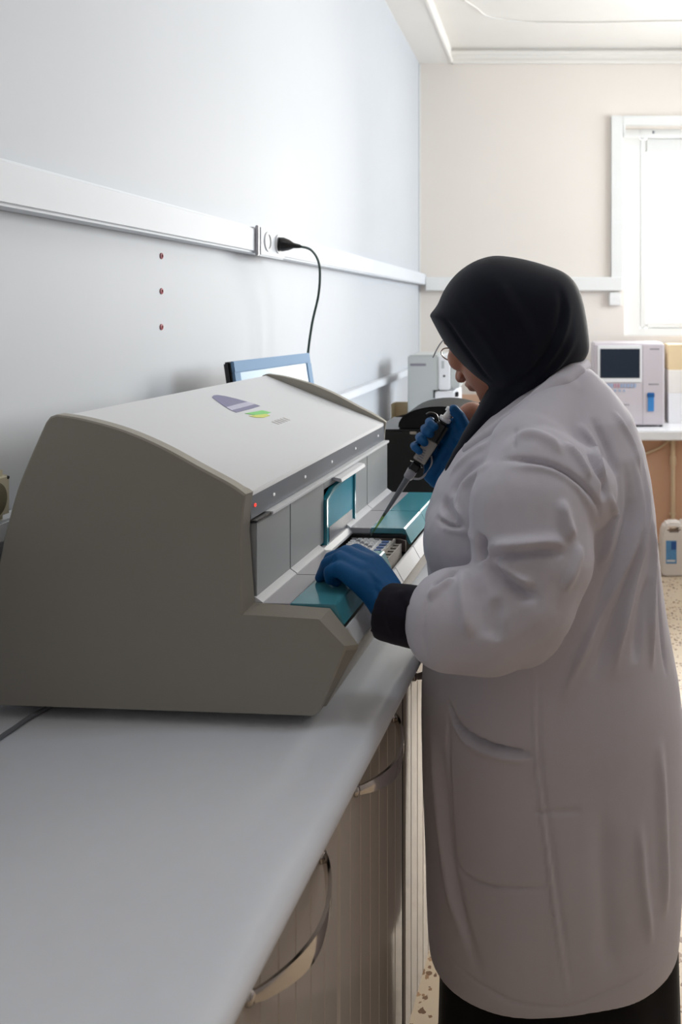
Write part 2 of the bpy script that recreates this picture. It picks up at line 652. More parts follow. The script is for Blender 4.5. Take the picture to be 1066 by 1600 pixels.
# ------------------------------------------------------------------ the analyser on the bench
AN = bench('laboratory_analyser', .918, 'large grey bench analyser with arched side panels and teal covers, on the worktop', 'analyser')
side = [(-.495, 0), (-.512, .08), (-.4855, .226), (-.4712, .286), (-.455, .338), (-.43, .396), (-.414, .430), (-.407, .4385), (-.397, .442),
        (-.354, .4355), (-.294, .420), (-.2345, .3965), (-.175, .366), (-.126, .341), (-.1035, .326), (-.107, .30), (-.109, .268), (-.109, .147),
        (.0106, .1435), (.049, .105), (.048, .098), (.008, .006), (0, 0)]


def arc(pts, n=5):
    out = []
    for i in range(len(pts) - 1):
        p0, p1, p2, p3 = [Vector(pts[max(0, min(len(pts) - 1, i + k))]) for k in (-1, 0, 1, 2)]
        for k in range(n):
            t = k / n
            q = .5 * ((2 * p1) + (p2 - p0) * t + (2 * p0 - 5 * p1 + 4 * p2 - p3) * t * t + (3 * p1 - p0 - 3 * p2 + p3) * t ** 3)
            out.append((q.x, q.y))
    return out + [pts[-1]]


side = arc(side[:7]) + side[7:8] + arc(side[8:15]) + side[15:]
inner = []
for (x, z) in side:       # inner outline of the side panel: the front edges flare outwards (a chamfer)
    if x > -.112 and z < .345 and z > .09:
        if z > .26: inner.append((x + .003, z))
        elif z > .146: inner.append((x + .011, z + (.012 if z < .2 else 0)))
        elif z > .12: inner.append((x + .0075, z + .0095))
        else: inner.append((x + .012, z - .005))
    else:
        inner.append((x, z))


def side_panel(a_out, a_in, par):
    t = bmesh.new()
    sgn = 1 if a_in > a_out else -1
    lv = [(a_out, side, 0), (a_in, inner, 0)]
    rows = []
    # small rounding of the outer rim
    c = Vector((-.22, .2))
    rim = [tuple((Vector(p) - c) * (1 - .003 / max((Vector(p) - c).length, .05)) + c) for p in side]
    rows.append([t.verts.new((p[0], a_out, p[1])) for p in rim])
    rows.append([t.verts.new((p[0], a_out + sgn * .0025, p[1])) for p in side])
    rows.append([t.verts.new((p[0], a_in, p[1])) for p in inner])
    n = len(side)
    t.faces.new(rows[0]); t.faces.new(rows[-1][::-1])
    for A_, B_ in zip(rows, rows[1:]):
        for i in range(n):
            t.faces.new((A_[i], A_[(i + 1) % n], B_[(i + 1) % n], B_[i]))
    bm = bmesh.new()
    merge(bm, t)
    return build('side_panel', bm, M_CASE, par, smooth=22)


side_panel(0, .02, AN)
side_panel(.775, .755, AN)
Y0, Y1 = .0205, .7545
# lower body
bm = bmesh.new()
prism(bm, [(-.49, .004), (-.505, .08), (-.480, .226), (-.466, .286), (-.45, .338), (-.425, .396), (-.402, .428), (-.40, .10), (-.12, .10), (.035, .10), (.0612, .0995), (.058, .092), (.012, .006), (.0, .004)], Y0, Y1, 'y')
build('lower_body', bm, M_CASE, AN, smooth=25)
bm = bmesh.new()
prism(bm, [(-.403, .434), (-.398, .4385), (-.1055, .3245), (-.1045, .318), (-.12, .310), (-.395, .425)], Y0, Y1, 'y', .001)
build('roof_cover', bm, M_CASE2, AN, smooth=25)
# silver strip under the roof edge with a red light and a row of faintly glowing pale dots
bm = bmesh.new()
prism(bm, [(-.1045, .3175), (-.1042, .284), (-.107, .2815), (-.125, .2815), (-.125, .3175)], Y0, Y1, 'y')
st = build('front_strip', bm, M_STRIP, AN)
for y, m in ((.035, M_REDLED), (.105, M_PALEDOT), (.24, M_PALEDOT), (.38, M_PALEDOT), (.53, M_PALEDOT), (.70, M_PALEDOT)):
    bm = bmesh.new(); lathe(bm, [(0, .0028), (.0012, .0026), (.0018, .0012)], (-.1043, y, .302), (-.09, y, .302), 12)
    o = build('strip_dot', bm, m, st)
    if m is M_REDLED: o['label'] = 'red indicator light'
bm = bmesh.new()
box(bm, -.1075, -.094, Y0, Y0 + .05, .2795, .2822)
build('dark_seam', bm, M_DARK, AN)
bm = bmesh.new()
box(bm, -.107, -.092, Y0 + .052, Y1, .2772, .2830, .001)
build('lower_rail', bm, M_CASE2, AN)
# front panels
for a, b in ((.024, .1535), (.1555, .3055), (.3055, .4995), (.4995, .588), (.590, Y1)):
    pass
bm = bmesh.new(); box(bm, -.11, -.097, .0245, .1535, .1625, .277, .001); build('front_panel', bm, M_PANEL, AN)
bm = bmesh.new()
box(bm, -.11, -.097, .1555, .315, .1625, .277, .001)
box(bm, -.11, -.097, .490, .5885, .1625, .277, .001)
box(bm, -.11, -.097, .315, .490, .262, .277, .001)
build('front_panel', bm, M_PANEL, AN)
bm = bmesh.new(); box(bm, -.11, -.097, .5905, Y1, .1625, .277, .001); build('front_panel', bm, M_PANEL, AN)
bm = bmesh.new(); box(bm, -.13, -.111, Y0, Y1, .10, .284); build('bulkhead', bm, M_DARK, AN)
# bevelled foot of the panels
for a, b in ((.021, .153), (.156, .289), (.437, .589), (.591, Y1)):
    bm = bmesh.new(); prism(bm, [(-.11, .158), (-.11, .1665), (-.097, .1665), (-.086, .159), (-.086, .155)], a, b, 'y')
    build('panel_foot', bm, M_CASE2, AN)
bm = bmesh.new(); prism(bm, [(-.10, .148), (-.10, .158), (-.09, .158), (-.082, .150), (-.082, .145)], .295, .49, 'y')
build('tray_sill', bm, M_CASE2, AN)
# teal window in the middle panel, its grey lower flap and sliding tab
bm = bmesh.new()
prism(bm, [(.315, .15), (.49, .15), (.49, .263), (.43, .263), (.352, .258), (.315, .243)], -.1015, -.0945, 'x', .0012)
tw = build('window_cover', bm, M_TEALW, AN)
bm = bmesh.new()
prism(bm, [(.315, .15), (.322, .15), (.322, .241), (.355, .2515), (.43, .257), (.484, .257), (.484, .15), (.49, .15), (.49, .263), (.43, .263), (.352, .258), (.315, .243)], -.096, -.091, 'x')
build('window_rim', bm, M_TEAL, tw)
bm = bmesh.new()
prism(bm, [(.335, .152), (.475, .152), (.475, .186), (.335, .186)], -.0965, -.0935, 'x', .0005)
build('flap', bm, M_GREYP, tw)
bm = bmesh.new()
prism(bm, [(-.097, .270), (-.097, .276), (-.080, .273), (-.078, .266), (-.081, .266)], .362, .515, 'y', .0008)
build('sliding_tab', bm, M_CASE2, AN)
# grey inner ledge and the teal covers of the four bays
W = .158
for a, b in ((.0215, .1520), (.1535, .2885), (.4375, .5765), (.578, Y1)):
    bm = bmesh.new(); box(bm, -.087, -.0445, a, b, .146, W - .0005, .0008)
    build('ledge', bm, M_LEDGE, AN)
for a, b in ((.0215, .1520), (.1535, .2885), (.4375, .5765), (.578, Y1)):
    bm = bmesh.new()
    prism(bm, [(-.044, W), (.0245, W), (.0264, W - .0014), (.0392, .1285), (.0368, .1250), (.0338, .1275), (.0215, W - .011), (-.044, W - .011)], a, b, 'y', .0008)
    build('bay_cover', bm, M_TEAL, AN, smooth=25)
# cream front lip below the covers
bm = bmesh.new()
prism(bm, [(.02, .10), (.041, .1245), (.0452, .1245), (.0600, .0985), (.0585, .094), (.03, .09)], Y0, .1525, 'y', .0008)
build('front_lip', bm, M_CASE2, AN)
for a, b in ((.1545, .295), (.2965, .43), (.4315, .5765), (.578, Y1)):
    bm = bmesh.new()
    prism(bm, [(.02, .10), (.041, .1245), (.0452, .1245), (.0600, .0985), (.0585, .094), (.03, .09)], a, b, 'y', .0008)
    build('front_lip', bm, M_CASE2, AN)
# open sample bay: dark well
bm = bmesh.new()
box(bm, -.09, .046, .2895, .4365, .1, .108)
box(bm, -.09, -.086, .2895, .4365, .108, .145)
box(bm, -.09, .03, .4325, .4365, .108, .146)
box(bm, -.09, .03, .2895, .2925, .108, .146)
build('sample_bay', bm, M_DARK, AN)
bm = bmesh.new()
prism(bm, [(-.08, .430), (.018, .430), (.034, .418), (.034, .412), (.016, .425), (-.08, .425)], .118, .14, 'z')
build('bay_rail', bm, mat('brown_grey_rail', (104, 92, 88), 0.4), AN)
# feet and turntable
for x, y in ((-.44, .06), (-.03, .06), (-.44, .70), (-.03, .70)):
    bm = bmesh.new(); lathe(bm, [(0, .02), (.0215, .024)], (x, y, -.0175), (x, y, 1))
    build('foot', bm, M_DARK, AN)
bm = bmesh.new(); lathe(bm, [(0, .15), (.006, .19), (.0165, .20)], (-.25, .21, -.0125), (-.25, .21, 1), 48)
build('underside_dish', bm, M_CASE, AN)
# printed mark on the roof (roof plane runs from (-.398,.4385) to (-.1055,.3245))
RS = Vector((.2925, -.114)).normalized()


def roof_poly(name, pts, m, lift):
    nrm = Vector((-RS.y, RS.x))
    base = Vector((-.398, .4385))
    bm = bmesh.new()
    vs0, vs1 = [], []
    for (f, a) in pts:
        s = (f + .398) / RS.x
        for lst, h in ((vs0, lift), (vs1, lift - .0006)):
            p = base + RS * s + nrm * h
            lst.append(bm.verts.new((p.x, a, p.y)))
    bm.faces.new(vs0); bm.faces.new(vs1[::-1])
    n = len(pts)
    for i in range(n): bm.faces.new((vs0[i], vs1[i], vs1[(i + 1) % n], vs0[(i + 1) % n]))
    return build(name, bm, m, AN, smooth=None)


roof_poly('printed_logo', [(-.359, .405), (-.3635, .42), (-.3625, .435), (-.352, .449), (-.335, .462), (-.315, .472), (-.298, .479), (-.292, .4785), (-.2915, .43), (-.293, .372), (-.304, .372), (-.322, .380), (-.340, .391)], M_LOGO1, .0007)
roof_poly('printed_band', [(-.316, .377), (-.3165, .425), (-.3155, .4705), (-.302, .4765), (-.3025, .425), (-.303, .372)], M_LOGO2, .0011)
roof_poly('printed_logo', [(-.283, .388), (-.2795, .425), (-.277, .455), (-.263, .465), (-.262, .43), (-.268, .405)], M_LOGO3, .0007)
roof_poly('printed_logo', [(-.2725, .382), (-.269, .405), (-.2625, .44), (-.2545, .44), (-.2545, .41), (-.262, .39)], M_LOGO4, .0009)
for k in range(5):
    a = .405 + .014 * k
    roof_poly('printed_letter', [(-.236, a), (-.222, a + .002), (-.222, a + .007), (-.230, a + .0085), (-.238, a + .006)], M_MARK, .0007)

# strip plate being filled, sitting in the open bay
c, s_ = math.cos(TH), math.sin(TH)
PL = bench('sample_plate', .918, 'white sample plate with rows of round wells in the open bay of the analyser', 'sample plate')
bm = bmesh.new()
box(bm, -.078, .006, .302, .420, .1085, .1385, .002)
build('plate_base', bm, M_WHITE, PL)
bm = bmesh.new()
box(bm, -.074, -.016, .306, .417, .1385, .1415, .001)
build('well_strip', bm, M_WHITE, PL)
for i in range(5):
    for j in range(9):
        bm = bmesh.new()
        x, y = -.069 + i * .0115, .313 + j * .0122
        lathe(bm, [(0, .0046), (.0025, .0046), (.0025, .0036), (.001, .0034)], (x, y, .1415), (x, y, 1), 14)
        build('well', bm, M_WHITE if (i + j) % 4 else M_LEDGE, PL)
for j in range(6):
    bm = bmesh.new()
    box(bm, -.012, .002, .311 + j * .018, .320 + j * .018, .1385, .1412, .0008)
    build('blue_marker', bm, mat('pale_blue_plastic', (108, 136, 190), 0.4) if j == 0 else bpy.data.materials['pale_blue_plastic'], PL)
bm = bmesh.new()
box(bm, .008, .012, .302, .420, .1085, .143, .0008)
for j in range(6):
    box(bm, .012, .026, .306 + j * .019, .312 + j * .019, .1085, .136, .0008)
box(bm, .024, .027, .302, .410, .1085, .136, .0005)
build('slotted_holder', bm, M_LBL, PL)

# ------------------------------------------------------------------ things on the bench and the left wall
# dark cable lying at the back of the worktop
bm = bmesh.new()
tube(bm, [at(52, 1112, 1.21) * 1.0 + Vector((0, .05, 0)), Vector((-.80, 1.21, .9045)), Vector((-.79, 1.165, .9045)), Vector((-.81, 1.12, .9045)), Vector((-.87, 1.08, .9045))], .003)
bm.free()
bm = bmesh.new()
tube(bm, [(-.74, 1.32, .9042), (-.782, 1.22, .9042), (-.79, 1.165, .9042), (-.80, 1.13, .9042), (-.86, 1.08, .9042), (-.895, 1.0, .9042)], .0035)
tag(build('power_lead', bm, M_GREYP, smooth=True), 'thin grey lead lying on the worktop at the rear corner of the analyser', 'cable')

# computer monitor
a_ = Vector((-.797, 1.985, 1.388)); b_ = Vector((-.722, 2.375, 1.388))
dirm = (b_ - a_); Lm = dirm.length
angm = math.atan2(dirm.y, dirm.x) - PI / 2
MO = empty('computer_monitor', (a_.x, a_.y, TOPZ), angm, 'flat computer monitor with pale blue bezel behind the analyser against the left wall', 'monitor')
hz = 1.388 - TOPZ
tilt = math.radians(9)


def tilted(bm):
    for v in bm.verts:
        h = v.co.z - .19
        v.co = Vector((v.co.x * math.cos(tilt) - h * math.sin(tilt) + .047, v.co.y, .19 + h * math.cos(tilt) + v.co.x * math.sin(tilt)))
    return bm


bm = bmesh.new(); box(bm, -.022, -.004, 0.0, Lm, .19, hz + .004, .004); build('monitor_back', tilted(bm), M_BLACK, MO)
bm = bmesh.new()
box(bm, -.006, .004, .006, Lm, hz - .026, hz + .004, .002)
box(bm, -.006, .004, .006, Lm, .19, .216, .002)
box(bm, -.006, .004, .006, .03, .216, hz - .026)
box(bm, -.006, .004, Lm - .022, Lm, .216, hz - .026)
build('bezel', tilted(bm), M_BLUEF, MO)
bm = bmesh.new(); box(bm, -.005, .001, .03, Lm - .022, .216, hz - .026); build('screen', tilted(bm), M_LITSCR, MO)
bm = bmesh.new(); box(bm, -.035, .01, Lm / 2 - .04, Lm / 2 + .04, .01, .22, .004); build('stand', bm, M_BLACK, MO)
bm = bmesh.new(); box(bm, -.06, .10, Lm / 2 - .1, Lm / 2 + .1, 0, .012, .004); build('stand_base', bm, M_BLACK, MO)

# wall socket on the trunking with the plugged-in cord
SK = empty('wall_socket', (XL + .05, 2.38, 1.72), 0, 'white double power socket set in the upper wall trunking', 'socket')
bm = bmesh.new(); box(bm, 0, .012, -.045, .165, -.046, .042, .004); build('socket_plate', bm, M_TRUNK, SK)
for y in (.0, .09):
    bm = bmesh.new(); lathe(bm, [(0, .03), (.004, .029), (.004, .022), (.0005, .0215)], (.012, y + .012, 0), (1, y + .012, 0), 28)
    build('socket_ring', bm, M_CASE2, SK)
bm = bmesh.new(); box(bm, .001, .010, -.06, -.046, -.046, .042, .002); build('socket_end', bm, M_LEDGE, SK)
CD = empty('plug_lead', (XL + .067, 2.482, 1.72), 0, 'dark green power cord plugged into the wall socket and hanging behind the monitor', 'cord')
bm = bmesh.new(); lathe(bm, [(0, .0215), (.010, .0225), (.028, .017), (.042, .009), (.062, .006)], (0, 0, 0), (1, .35, -.1), 24)
build('plug', bm, M_BLACK, CD)
bm = bmesh.new()
o0 = Vector((XL + .067, 2.482, 1.72))
tube(bm, [Vector((.058, .02, -.006)), Vector((.082, .06, -.016)), Vector((.09, .115, -.06)), Vector((.072, .17, -.15)), Vector((.05, .165, -.26)), Vector((.038, .155, -.40)), Vector((.04, .165, -.60)), Vector((.045, .165, -.795))], .0042)
build('cable', bm, M_GREEN, CD, smooth=True)

# three wall plugs in the left wall
for k, (z, lab) in enumerate(((1.654, 'small dark red wall plug in the left wall, topmost of a vertical row of three'), (1.564, 'small dark red wall plug in the left wall, middle of a vertical row of three'), (1.472, 'small dark red wall plug in the left wall, lowest of a vertical row of three'))):
    y = 2.05 * (-XL) / 1.0 * 1.0
    y = 1250 * (-XL) / 610
    bm = bmesh.new()
    z = EYE - ((400, 455, 511)[k] - CY) / FPX * y
    lathe(bm, [(0, .0075), (.002, .007), (.003, .004), (.001, .002)], (XL, y, z), (1, y, z), 16)
    tag(build('wall_plug', bm, M_RED, smooth=40), lab, 'wall plug', 'wall plugs in a vertical row')

# loudspeaker on the lower trunking
yk = 1.275
SP = empty('loudspeaker', (XL + .022, yk, 1.1835), 0, 'small cream loudspeaker with round cloth front at the left edge, on the lower trunking', 'loudspeaker')
bm = bmesh.new(); box(bm, -.02, .022, -.075, .013, 0, .079, .010, 4); build('speaker_case', bm, M_CREAM, SP)
SP.rotation_euler = (0, 0, 0)
bm = bmesh.new(); lathe(bm, [(0, .0285), (.0015, .0275), (.003, .025), (.0035, 0)], (.0215, -.030, .037), (1, -.030, .037), 32); build('speaker_grille', bm, M_MESH, SP)
bm = bmesh.new(); lathe(bm, [(0, .003), (.0015, .0025)], (.0212, .001, .067), (1, .001, .067), 12); build('screw', bm, M_DARK, SP)

# ------------------------------------------------------------------ far end of the bench
# black bench instrument with domed lid
KB = empty('black_bench_instrument', (-.36, 2.32, TOPZ), 0, 'black boxy bench instrument with a rounded glossy lid behind the analyser', 'instrument')
bm = bmesh.new(); box(bm, -.13, .16, -.12, .14, .008, .287, .006); build('case', bm, M_BLACK, KB)
bm = bmesh.new()
pts = []
for k in range(17):
    a = PI * k / 16
    pts.append((.05 - .115 * math.cos(a), .287 + .062 * math.sin(a) ** .8))
prism(bm, pts, -.11, .12, 'y', .004)
build('domed_lid', bm, M_GLOSSB, KB, smooth=25)
for x in (-.1, .13):
    for y in (-.1, .12):
        bm = bmesh.new(); lathe(bm, [(0, .012), (.009, .013)], (x, y, 0), (x, y, 1)); build('foot', bm, M_DARK, KB)
bm = bmesh.new(); box(bm, -.03, -.01, -.124, -.119, .274, .282, .002); build('latch', bm, M_CHROME, KB)

# grey bench instrument by the corner
GI = empty('grey_bench_instrument', at(637, 676, 4.2).xy.to_3d() + Vector((0, 0, TOPZ)), 0, 'tall pale grey bench instrument with white front at the far end of the worktop', 'instrument')
k_ = 4.2 / 1250
bm = bmesh.new(); box(bm, 0, 48 * k_, 0, .34, .01, .375, .008); build('case', bm, M_GREYI, GI)
bm = bmesh.new(); box(bm, 48 * k_, 66 * k_, .004, .33, .19, .372, .006)
build('white_front', bm, M_WHITE, GI)
bm = bmesh.new(); box(bm, 43 * k_, 74 * k_, -.012, .33, .01, .185, .008); build('lower_drawer', bm, M_WHITE, GI)
bm = bmesh.new(); box(bm, 41 * k_, 48 * k_, -.004, .002, .1855, .191); box(bm, 40.5 * k_, 43 * k_, -.004, .002, .15, .191); build('drawer_gap', bm, M_DARK, GI)
bm = bmesh.new(); box(bm, 4 * k_, 29 * k_, -.003, .004, .318, .331, .002); build('vent_slot', bm, M_MARK2, GI)
bm = bmesh.new(); box(bm, 66 * k_, 80 * k_, .03, .2, .20, .355, .004); build('side_module', bm, M_GREYI, GI)
bm = bmesh.new(); lathe(bm, [(0, .006), (.004, .005)], (57 * k_, .004, .265), (57 * k_, -1, .265), 14); build('button', bm, M_DARK, GI)
bm = bmesh.new(); box(bm, 53 * k_, 57 * k_, 0, .005, .305, .345, .001); build('label_plate', bm, M_GREYI, GI)
for z0, z1 in ((.155, .18), (.118, .145)):
    bm = bmesh.new(); box(bm, 74 * k_, 79 * k_, 0, .03, z0, z1, .002); build('connector', bm, M_DARK, GI)
for x in (.03, .18):
    for y in (.04, .3):
        bm = bmesh.new(); lathe(bm, [(0, .01), (.0105, .011)], (x, y, 0), (x, y, 1)); build('foot', bm, M_DARK, GI)

# small open box with a red-and-black thing in it
BX = empty('small_carton', at(627, 662, 4.35).xy.to_3d() + Vector((0, 0, TOPZ)), 0, 'small open cream carton beside the tall grey instrument in the far left corner', 'carton')
bm = bmesh.new()
box(bm, -.055, .055, 0, .004, 0, .022); box(bm, -.055, .055, .10, .104, 0, .10)
box(bm, -.055, -.051, 0, .10, 0, .10); box(bm, .051, .055, 0, .10, 0, .022); box(bm, -.055, .055, 0, .10, 0, .003)
build('carton_tray', bm, M_CARD, BX)
PN = empty('marker_pen', at(627, 662, 4.35).xy.to_3d() + Vector((0, .05, TOPZ + .003)), 0, 'black and red marker pen leaning in the small cream carton', 'pen')
bm = bmesh.new(); lathe(bm, [(0, .006), (.006, .009), (.075, .009)], (-.045, 0, .012), (.03, 0, .03), 14); build('barrel', bm, M_BLACK, PN)
bm = bmesh.new(); lathe(bm, [(0, .010), (.03, .010), (.034, .006)], (.018, 0, .027), (.06, 0, .0375), 14); build('cap', bm, mat('red_cap', (214, 60, 64), 0.4), PN)

# ------------------------------------------------------------------ far table and what stands on it
TT = empty('white_table', (.72, 5.17, 0), 0, 'white topped table under the far window', 'table')
bm = bmesh.new(); box(bm, -.86, .95, -.30, .30, .715, .775, .006); build('tabletop', bm, M_WHITE, TT)
for x in (-.8, .9):
    for y in (-.25, .25):
        bm = bmesh.new(); box(bm, x - .025, x + .025, y - .025, y + .025, ZF, .715, .003); build('leg', bm, M_FRAME, TT)

bm = bmesh.new(); box(bm, -.82, .92, -.19, -.17, ZF + .02, .715, .002); build('back_panel', bm, mat('brown_panel', (216, 172, 142), .5), TT)  # its brown also carries the shade under the table

HA = empty('blood_analyser', at(928, 668, 5.02).xy.to_3d() + Vector((0, 0, .775)), 0, 'lilac grey blood analyser with dark screen and blue sample window on the far table', 'analyser')
k_ = 5.02 / 1250
hy = lambda y: (668 - y) * k_
hx = lambda x: (x - 928) * k_
bm = bmesh.new(); box(bm, 0, hx(1039), 0, .38, .012, hy(537), .01, 3); build('case', bm, M_LILAC, HA)
bm = bmesh.new(); box(bm, hx(934), hx(1003), -.006, .004, hy(598), hy(540), .003); bz = build('screen_bezel', bm, M_WHITE, HA)
bm = bmesh.new(); box(bm, hx(938), hx(1000), -.0085, -.004, hy(591), hy(545.5), .001); build('screen', bm, M_SCREEN, bz)
for k in range(9):
    bm = bmesh.new(); x = hx(949 + k * 5.2); box(bm, x, x + .015, -.004, .003, hy(606), hy(600), .001)
    build('key', bm, mat('pink_key', (200, 160, 176), .5) if k == 2 else (bpy.data.materials['pink_key'] if k == 3 else (mat('blue_key', (170, 186, 214), .5) if k == 0 else bpy.data.materials['blue_key'])), HA)
for k in range(4):
    bm = bmesh.new(); x = hx(953 + k * 7); box(bm, x, x + .012, -.003, .003, hy(612.5), hy(609), .001); build('key', bm, bpy.data.materials['blue_key'], HA)
bm = bmesh.new(); box(bm, hx(1004.5), hx(1005), -.001, .004, .02, hy(540)); build('panel_seam', bm, M_MARK2, HA)
bm = bmesh.new()
box(bm, hx(1010.5), hx(1024), -.006, .01, hy(645), hy(613), .012, 4); build('sample_window', bm, M_BLUE, HA)
bm = bmesh.new(); box(bm, hx(1011.5), hx(1023), -.0075, .004, hy(622), hy(614), .004, 3); build('window_top', bm, mat('deep_blue_plastic', (40, 98, 160), .3), HA)
for (x0, x1, y) in ((1016, 1031, 546), (1014, 1030, 601), (972, 984, 633)):
    bm = bmesh.new()
    n_ = 6
    for k in range(n_):
        w_ = (hx(x1) - hx(x0)) / n_
        box(bm, hx(x0) + k * w_, hx(x0) + (k + .7) * w_, -.001, .003, hy(y + 1), hy(y - 1))
    build('printed_mark', bm, M_MARK2, HA)
for x in (.03, hx(1034)):
    for y in (.03, .34):
        bm = bmesh.new(); lathe(bm, [(0, .011), (.013, .012)], (x, y, 0), (x, y, 1)); build('foot', bm, M_DARK, HA)

# cartons under the window, to the right of the analyser
C1 = empty('white_carton', (.80 + .16, 5.30, .775), 0, 'white carton with a seam on the far table, right of the blood analyser', 'carton')
bm = bmesh.new(); box(bm, -.20, .2, -.11, .11, 0, .20, .003); build('carton_body', bm, M_WHITE, C1)
bm = bmesh.new(); box(bm, -.201, .201, -.112, .112, .196, .345, .004); build('carton_lid', bm, mat('white_carton_lid', (240, 236, 230), .6), C1)
C2 = empty('cream_carton', (.80 + .15, 5.31, 1.12), 0, 'cream carton stacked on the white carton at the right edge of the photo', 'carton')
bm = bmesh.new(); box(bm, -.19, .19, -.10, .10, 0, .165, .003); build('carton_body', bm, M_CARD, C2)
bm = bmesh.new(); box(bm, -.02, .02, -.1015, -.0995, 0, .165); build('tape', bm, mat('pale_tape', (236, 214, 168), .35), C2)

# curtain rail across the top of the window, small junction box, ceiling cable
CRL = empty('curtain_rail', (0, YF - .012, 2.705), 0, 'white curtain rail across the top of the far window', 'rail')
bm = bmesh.new(); box(bm, .49, 2.2, -.012, .012, -.012, .012, .004); build('rail', bm, M_FRAME, CRL)
bm = bmesh.new(); lathe(bm, [(0, .008), (.02, .009), (.022, .004)], (.70, 0, .012), (.70, 0, 1), 14); build('rail_screw', bm, M_GREYP, CRL)
for x in (.50, 2.19):
    bm = bmesh.new(); box(bm, x - .008, x + .008, -.008, .012, -.01, .08, .002); build('bracket', bm, M_FRAME, CRL)
bm = bmesh.new(); box(bm, -.04, .04, -.035, 0, -.045, .045, .005)
o = build('junction_box', bm, M_FRAME, None, (.435, YF, 1.585)); tag(o, 'small white junction box on the far wall under the window trim corner', 'junction box')
bm = bmesh.new()
tube(bm, [(-.50, 4.75, ZC - .006), (-.405, 5.06, ZC - .006), (-.34, 5.01, ZC - .006), (-.15, 4.93, ZC - .006), (.2, 4.92, ZC - .006), (1.6, 4.93, ZC - .006)], .005)
bm.free()
bm = bmesh.new()
pts = [(725, 0), (744, 12), (762, 25), (800, 32), (840, 35), (930, 35.5), (1066, 33), (1300, 30)]
tube(bm, [(at(px, py, (ZC - .006 - EYE) * FPX / (CY - py)).x, (ZC - .006 - EYE) * FPX / (CY - py), ZC - .006) for px, py in pts], .005)
tag(build('ceiling_cable', bm, M_CEIL, smooth=True), 'thin white cable running in a curve across the ceiling', 'cable')

# pipe, hose and jug below the table
PP = empty('drain_pipe', (.752, 4.951, ZF), 0, 'beige vertical pipe with a fitting against the brown panel under the far table', 'pipe')
bm = bmesh.new(); lathe(bm, [(0, .014), (.67, .014)], (0, 0, 0), (0, 0, 1)); build('pipe', bm, M_PIPE, PP)
bm = bmesh.new(); lathe(bm, [(0, .018), (.01, .020), (.045, .020), (.055, .018)], (0, 0, .51), (0, 0, 1)); build('pipe_fitting', bm, M_PIPE, PP)
for z in (.2, .64):
    bm = bmesh.new(); box(bm, -.019, .019, -.005, .028, z, z + .014, .003); build('bracket', bm, M_PIPE, PP)
bm = bmesh.new()
tube(bm, [(.735, 4.955, .708), (.68, 4.955, .665), (.62, 4.955, .635), (.53, 4.96, .605), (.4, 4.965, .585), (.3, 4.97, .58)], .007)
tag(build('hose', bm, M_PIPE, smooth=True), 'thin beige hose hanging in a curve under the far table', 'hose')

JG = empty('plastic_jug', (.680, 4.46, ZF), 0, 'white plastic jug with blue label standing on the floor before the far table', 'jug')
JG.scale = (.975, .975, .975)
bm = bmesh.new()
k_ = 4.5 / 1250
prism(bm, [(-.075, .012), (-.06, 0), (.06, 0), (.075, .012), (.078, .03), (.078, .20), (.07, .235), (.055, .268), (.045, .292), (.02, .302), (-.035, .302), (-.055, .29), (-.072, .25), (-.078, .20), (-.078, .03)], -.05, .05, 'y', .016, 4)
me = bm_mesh(bm, 'jug')
jb = link('jug_body', me, M_JUG, JG, smooth=40)
# handle opening
cut = bmesh.new(); box(cut, -.045, .035, -.2, .2, .248, .280, .012, 4)
cme = bm_mesh(cut); co = bpy.data.objects.new('cut', cme); COL.objects.link(co); co.parent = JG
bpy.context.view_layer.update()
mod = jb.modifiers.new('b', 'BOOLEAN'); mod.object = co; mod.operation = 'DIFFERENCE'; mod.solver = 'EXACT'
dg = bpy.context.evaluated_depsgraph_get()
nm = bpy.data.meshes.new_from_object(jb.evaluated_get(dg))
jb.modifiers.clear(); jb.data = nm
bpy.data.objects.remove(co)
bm = bmesh.new(); lathe(bm, [(0, .02), (.018, .02), (.02, .017)], (.045, 0, .288), (.075, 0, .33), 20); build('cap', bm, M_JUG, JG)
bm = bmesh.new(); box(bm, -.05, .01, -.052, -.0495, .075, .205, .001); lb = build('label', bm, mat('blue_label', (92, 150, 200), .5, var=.25, vscale=30), JG)
bm = bmesh.new(); box(bm, -.02, .008, -.0535, -.0515, .155, .20, .001); build('label_patch', bm, mat('deep_blue_label', (40, 90, 160), .5), lb)
bm = bmesh.new(); box(bm, -.045, .003, -.0535, -.0515, .085, .098, .001); build('label_patch', bm, mat('white_label', (220, 226, 232), .5), lb)

# ------------------------------------------------------------------ the woman at the bench
V = Vector
PO = empty('person', (0.0, 1.47, ZF), 0, 'woman in white lab coat, black headscarf and blue gloves, standing at the bench and pipetting', 'person')


def worn(name, me, m, parent=None, smooth=True):
    """mesh in world coordinates under the figure"""
    o = link(name, me, m, parent or PO, smooth=smooth)
    if o.parent is PO: o.location = (0, -1.47, -ZF)
    return o


# --- head frame: she looks down to her left front, away from the lens
HC = at(770, 520, 1.49)
FW = V((-.088, .070, -.078)).normalized()
SD = FW.cross(V((0, 0, 1))).normalized()
UPH = SD.cross(FW).normalized()


def hp(f, u, s=0.0):
    return HC + FW * f + UPH * u + SD * s


def hell(bm, f, u, s, rf, ru, rs, sub=3):
    M = Matrix.Translation(hp(f, u, s)) @ Matrix((FW, UPH, SD)).transposed().to_4x4() @ Matrix.Diagonal((rf, ru, rs, 1))
    ball_m(bm, M, sub)


